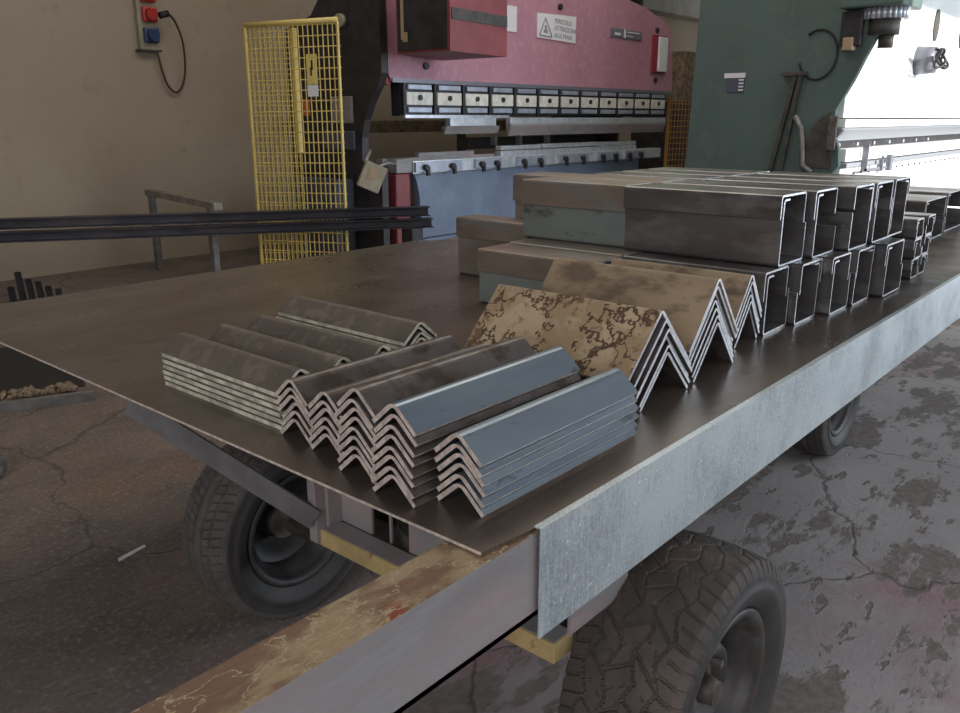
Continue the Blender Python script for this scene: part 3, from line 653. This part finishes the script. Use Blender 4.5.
g2 = empty('mesh_guard', (11.6, 5.9, 0), 'rusty orange mesh guard at the right end of the red press brake', 'guard')
wm = MB(); A, B = Vector((11.25, 6.1, 0)), Vector((12.1, 5.9, 0))
for k in range(13):
    p = A.lerp(B, k/12); wm.cyl(p+Vector((0, 0, .1)), p+Vector((0, 0, 1.85)), .006, n=5, cap=False)
for k in range(22):
    z = .12+k*.08; wm.cyl(A+Vector((0, 0, z)), B+Vector((0, 0, z)), .006, n=5, cap=False)
wm.build('wire_mesh', 'mesh_orange', g2)
for p in (A, B): MB().box(p+Vector((-.02, -.02, 0)), p+Vector((.02, .02, 1.88)), .003).build('guard_post', 'mesh_orange', g2)
MB().box((12.4, 6.5, 0), (13.6, 7.4, 1.85), .02).build('cabinet', 'frame_dark', label='dark cabinet in the gap between the red and green machines', cat='cabinet')
cbx = MB().box((12.6, 6.6, 1.852), (13.5, 7.3, 2.62), .01)
cbx.build('cardboard_box', 'debris', label='tan cardboard box on the dark cabinet between the two machines', cat='box')

# ------------------------------------------------------------ green press with the sunlit beam
gm = empty('press_brake', (12.5, 3.6, 0), 'large green framed press brake with a pale sunlit ram, at the right', 'press brake')
gp = [(4.66, 0), (4.62, 1.07), (4.57, 2.85), (4.53, 4.2), (2.55, 4.2), (2.58, 2.50), (2.68, 2.36), (2.76, 2.18), (2.84, 1.98), (2.99, 1.68), (2.98, 1.45), (2.92, 1.30), (2.90, 1.12), (2.95, 1.05), (2.95, 0)]
MB().prism(gp, (9.0, 0, 0), Y, Z, X, .08).build('side_frame', 'green', gm, 'dark green side frame')
MB().prism(gp, (16.2, 0, 0), Y, Z, X, .08).build('side_frame', 'green', gm)
MB().box((9.09, 2.93, 1.60), (16.19, 3.05, 4.3), .01).build('ram', 'white_machine', gm, 'pale ram glaring in the sun')
MB().box((9.09, 2.90, 1.505), (16.19, 3.05, 1.585), .01).build('ram_lip', 'white_machine', gm)
MB().prism([(0, 0), (.09, 0), (.09, -.09), (.05, -.13), (-.03, -.02)], (9.0, 2.92, 1.50), Y, Z, X, 7.1).build('tool_bar', 'white_lip', gm)
MB().box((9.02, 2.99, 1.29), (16.1, 3.04, 1.37)).build('tool_gap', 'black', gm)
MB().box((9.09, 2.86, 1.16), (16.1, 3.1, 1.29), .008).build('bed_rail', 'white_machine', gm)
MB().box((9.09, 2.84, 1.10), (16.1, 3.1, 1.145), .006).build('bed_rail', 'white_lip', gm)
MB().box((9.09, 2.90, 0), (16.1, 3.1, 1.095), .01).build('bed', 'white_machine', gm)
for k in range(24):
    MB().cyl((9.5+k*.27, 2.885, 1.03), (9.5+k*.27, 2.90, 1.03), .013, n=10).build('bed_bolt', 'black', gm)
for k in range(7): MB().cyl((9.2+k*.6, 2.97, 1.325), (9.2+k*.6, 2.99, 1.325), .02, n=10).build('tool_screw', 'silver', gm)
MB().box((9.55, 2.78, 1.05), (9.58, 2.84, 1.33)).box((9.55, 2.78, 1.05), (10.3, 2.80, 1.075)).box((10.05, 2.76, 1.03), (10.10, 2.80, 1.16)).box((10.35, 2.76, 1.02), (10.45, 2.81, 1.20)).build('stop_gauge', 'plate_grey', gm)
for x, z in ((12.17, 2.72), (13.57, 2.72)):
    MB().prism([(.12*math.cos(t*PI/10), .19*math.sin(t*PI/10)) for t in range(20)], (x, 2.915, z), X, Z, Y, .014).build('access_slot', 'frame_dark', gm)
MB().cyl((11.53, 2.72, 2.27), (11.53, 2.93, 2.27), .15, .17, n=28).build('valve_dome', 'plate_grey', gm)
cpts = []
for k in range(70):
    t = k/69*6*PI; cpts.append((11.20+.14*math.sin(t*.9)+.0035*k, 2.62+.04*math.cos(t*1.7), 2.27+.10*math.cos(t)))
MB().tube(cpts, .016, 6).build('cable_coil', 'black_rubber', gm)
# hydraulic cylinder at the upper front
MB().box((8.80, 2.42, 2.62), (9.45, 3.0, 3.6), .02).build('cylinder_housing', 'green', gm)
rg = MB()
for k in range(26):
    t = 2*PI*k/26; rg.cyl((9.1+.20*math.cos(t), 2.66+.20*math.sin(t), 2.52), (9.1+.20*math.cos(t), 2.66+.20*math.sin(t), 2.62), .022, n=6)
rg.cyl((9.1, 2.66, 2.52), (9.1, 2.66, 2.62), .20, n=32).build('cylinder_ring', 'silver', gm)
MB().cyl((9.1, 2.66, 2.38), (9.1, 2.66, 2.52), .15, n=24).cyl((9.1, 2.62, 2.26), (9.1, 2.62, 2.38), .07, n=16).build('cylinder_rod', 'frame_dark', gm)
MB().box((8.90, 2.80, 2.28), (8.99, 3.0, 2.60), .01).build('valve_block', 'black', gm)
MB().box((8.88, 2.86, 2.24), (8.99, 2.96, 2.36), .01).build('valve_fitting', 'brass', gm)
# lever, dark throat opening and pipe on the green side
MB().box((8.93, 3.30, 2.02), (8.985, 3.56, 2.06), .005).build('guide_head', 'frame_dark', gm)
flatbar((8.96, 3.44, 2.03), (8.96, 3.72, .95), .0, .0) if False else None
gl = MB()
for dy in (0, .085):
    p0 = Vector((8.965, 3.42-dy*.6, 2.02)); p1 = Vector((8.965, 3.66-dy*1.6, .7)); gl.cyl(p0, p1, .028, n=4, smooth=False)
gl.build('guide_arm', 'frame_dark', gm)
MB().tube([(8.96, 3.38, 1.62), (8.95, 3.30, 1.5), (8.95, 3.27, 1.3), (8.95, 3.25, 1.12), (8.95, 3.15, 1.05)], .03).build('pipe', 'alu', gm)
th = [(3.02, 1.66), (3.10, 1.62), (3.2, 1.5), (3.25, 1.35), (3.26, 1.1), (2.97, 1.1)]
MB().prism(th, (8.975, 0, 0), Y, Z, X, .024).build('throat_dark', 'frame_dark', gm)  # flat dark plate painting in the shaded throat opening
MB().box((8.94, 2.94, 1.28), (8.975, 3.03, 1.62), .01).build('throat_guard', 'hub', gm)
cp = [(8.985, 3.22+.19*math.cos(t), 2.22+.24*math.sin(t)) for t in [(-.5+2.6*k/30)*PI*.62+1.9 for k in range(31)]]
MB().tube(cp, .012, 6).build('hose', 'black_rubber', gm)
MB().box((8.99, 3.98, 2.02), (8.999, 4.22, 2.07), 0).build('name_plate', 'paper', gm)
pl = MB().box((8.99, 3.985, 1.87), (8.999, 4.18, 2.02), 0).build('data_plate', 'blue_dark', gm)
for k in range(4): MB().box((8.985, 3.99, 1.885+k*.035), (8.989, 4.045, 1.90+k*.035)).build('plate_line', 'paper', pl)

# ------------------------------------------------------------ things at the left
so = empty('socket_column', (4.9, 9.08, 2.32), 'strip of two red and one blue industrial sockets high on the tan wall', 'sockets')
MB().box((4.80, 9.03, 2.32), (5.0, 9.1, 3.3), .01).build('back_box', 'beige', so)
MB().box((4.77, 9.0, 2.30), (5.03, 9.1, 2.32)).build('bottom_ledge', 'frame_dark', so)
for z, m in ((2.80, 'socket_red'), (2.60, 'socket_red'), (2.39, 'socket_blue')):
    s_ = MB().box((4.84, 8.98, z), (5.01, 9.03, z+.16), .02).build('socket', m, so)
    MB().cyl((4.925, 8.93, z+.075), (4.925, 8.985, z+.085), .06, n=20).build('socket_cap', m, s_)
cb_ = [(5.1, 8.93, 2.70), (5.19, 8.95, 2.62), (5.27, 8.97, 2.42), (5.29, 9.0, 2.15), (5.25, 9.03, 1.95), (5.17, 9.05, 1.88), (5.08, 9.05, 1.96), (5.03, 9.05, 2.12), (5.0, 9.05, 2.29)]
def smooth(pts, n=8):
    out = []; P = [Vector(p) for p in pts]
    for i in range(len(P)-1):
        a, b, c, d = P[max(i-1, 0)], P[i], P[i+1], P[min(i+2, len(P)-1)]
        for k in range(n):
            t = k/n; out.append(.5*((2*b)+(c-a)*t+(2*a-5*b+4*c-d)*t*t+(3*b-a-3*c+d)*t**3))
    return out+[P[-1]]
pcx = MB().tube(smooth(cb_), .012, 6).build('power_cable', 'cable', label='dark cable looping down from the plug on the tan wall', cat='cable')
MB().cyl((5.0, 8.93, 2.67), (5.1, 8.92, 2.70), .035, n=12).build('plug', 'black_rubber', pcx)
ts = empty('trestle', (4.3, 7.6, 0), 'weathered trestle with a timber rail and two grey legs before the tan wall', 'trestle')
flatbar((4.47, 8.58, .835), (4.13, 6.69, .835), .06, .08).build('rail', 'wood', ts)
for p in ((4.46, 8.50), (4.16, 6.87)):
    MB().box((p[0]-.03, p[1]-.035, 0), (p[0]+.03, p[1]+.035, .804), .004).build('leg', 'alu', ts)
# pair of long dark bars
u0, u1 = Vector((-.2, 10.1, 0)), Vector((5.38, 5.32, 0))
# (they run from a stand beyond the left edge to the stand before the red machine)
bd = (Vector((5.42, 5.30, 0))-Vector((2.5, 7.22, 0))).normalized(); bs = Vector((5.42, 5.30, 0))-bd*5.0; bn = Vector((-bd.y, bd.x, 0))
bs_in = Vector((5.42, 5.30, 0))-bd*4.6
pc_ = [(-.05, 0), (.05, 0), (.05, .008), (-.042, .008), (-.042, .077), (.05, .077), (.05, .085), (-.05, .085)]
for z, dl, lab in ((.640, .03, 'lower of the two long dark steel bars crossing before the wall'), (.745, 0, 'upper of the two long dark steel bars crossing before the wall')):
    MB().prism(pc_, bs_in+Vector((0, 0, z))+bd*dl, bn*-1, Z, bd, 4.6).build('steel_bar', 'bar_black', label=lab, cat='steel bar', group='long dark steel bars')
st = Vector((5.42, 5.30, 0))-bd*.16
MB().box(st+Vector((-.07, -.07, 0)), st+Vector((.07, .07, .638)), .01).build('bar_stand', 'black', label='dark stand under the right end of the long steel bars', cat='stand')
st2 = bs_in+bd*.5
s2 = empty('bar_stand', (st2.x, st2.y, 0), 'dark stand under the left end of the long steel bars', 'stand')
MB().box(st2+Vector((-.07, -.07, 0)), st2+Vector((.07, .07, .638)), .01).build('post', 'black', s2)
# scrap profiles standing behind the sheet edge
for k, (x, y, h, a) in enumerate(((2.75, 7.95, .14, .03), (2.82, 7.9, .27, .0), (2.89, 7.88, .20, -.03), (2.96, 7.86, .17, -.03), (3.03, 7.84, .12, -.03), (3.10, 7.81, .09, -.03))):
    o, q = arc_profile(.03, .035, .008, .004)
    ax = Vector((math.sin(a)*.5, .2, 1)).normalized()
    MB().strip(o, q, (x, y, .0), X, Y, ax, h, 0, 0).build('scrap_angle', 'black', label=f'{("leftmost", "tallest, second from left", "third from left", "fourth from left", "second from right", "rightmost")[k]} dark steel offcut standing on the floor behind the sheet edge', cat='steel offcut', group='dark offcuts on the floor')
# long floor tray of rubble
fd = (Vector((2.35, 4.73, 0))-Vector((1.59, 5.06, 0))).normalized(); fn = Vector((-fd.y, fd.x, 0)); f0 = Vector((1.59, 5.06, 0))-fd*2
tb = MB(); tb.prism([(0, 0), (.16, 0), (.16, .055), (.14, .055), (.03, .02), (0, .02)], f0, -fn, Z, fd, 2.5)
ft = tb.build('floor_rail', 'alu', label='grey steel rail lying on the floor under the left corner of the sheet', cat='rail')
MB().box((0, .16, 0), (2.45, 1.4, .004), 0, 0, Matrix(((fd.x, fn.x, 0, f0.x), (fd.y, fn.y, 0, f0.y), (0, 0, 1, 0), (0, 0, 0, 1)))).build('shaded_floor', 'black_rubber', label='black sheet painted in as shadow on the floor behind the grey rail', cat='shadow')  # thin black sheet standing in for the shadow behind the rail
db = MB()
for k in range(170):
    a = random.uniform(1.6, 2.4); b = .06+abs(random.gauss(0, .07)); p = f0+fd*a+fn*b; s_ = random.uniform(.008, .026)
    bm = bmesh.new(); bmesh.ops.create_icosphere(bm, subdivisions=1, radius=s_)
    for v in bm.verts: v.co = v.co*random.uniform(.7, 1.2)
    bm.verts.index_update()
    db.add([tuple(v.co+Vector((p.x, p.y, .012+s_*.5))) for v in bm.verts], [[v.index for v in f.verts] for f in bm.faces]); bm.free()
db.build('rubble', 'debris', label='tan rubble heaped along the grey floor rail', cat='rubble', kind='stuff')
# small castor wheel at the left edge
cw = empty('castor_wheel', (1.2, 3.95, 0), 'small grey castor wheel on the floor at the left edge', 'castor')
MB().lathe([(-.02, .028), (-.022, .052), (-.012, .06), (.012, .06), (.022, .052), (.02, .028)], (1.17, 3.97, .06), 32, closed=True).build('tread', 'alu', cw)
MB().lathe([(-.012, .0), (-.014, .03), (.014, .03), (.012, 0)], (1.17, 3.97, .06), 24).build('hub', 'frame_dark', cw)
MB().box((.93, 3.97+.03, .05), (1.19, 3.97+.036, .075)).build('fork', 'frame_dark', cw)
MB().prism([(0, 0), (.125, .02), (.13, .035), (.01, .022)], (1.195, 2.825, .0005), (.995, .1, 0), (-.1, .995, 0), Z, .003).build('paper_strip', 'paper', label='thin white strip lying on the brown floor left of the tyre', cat='strip')
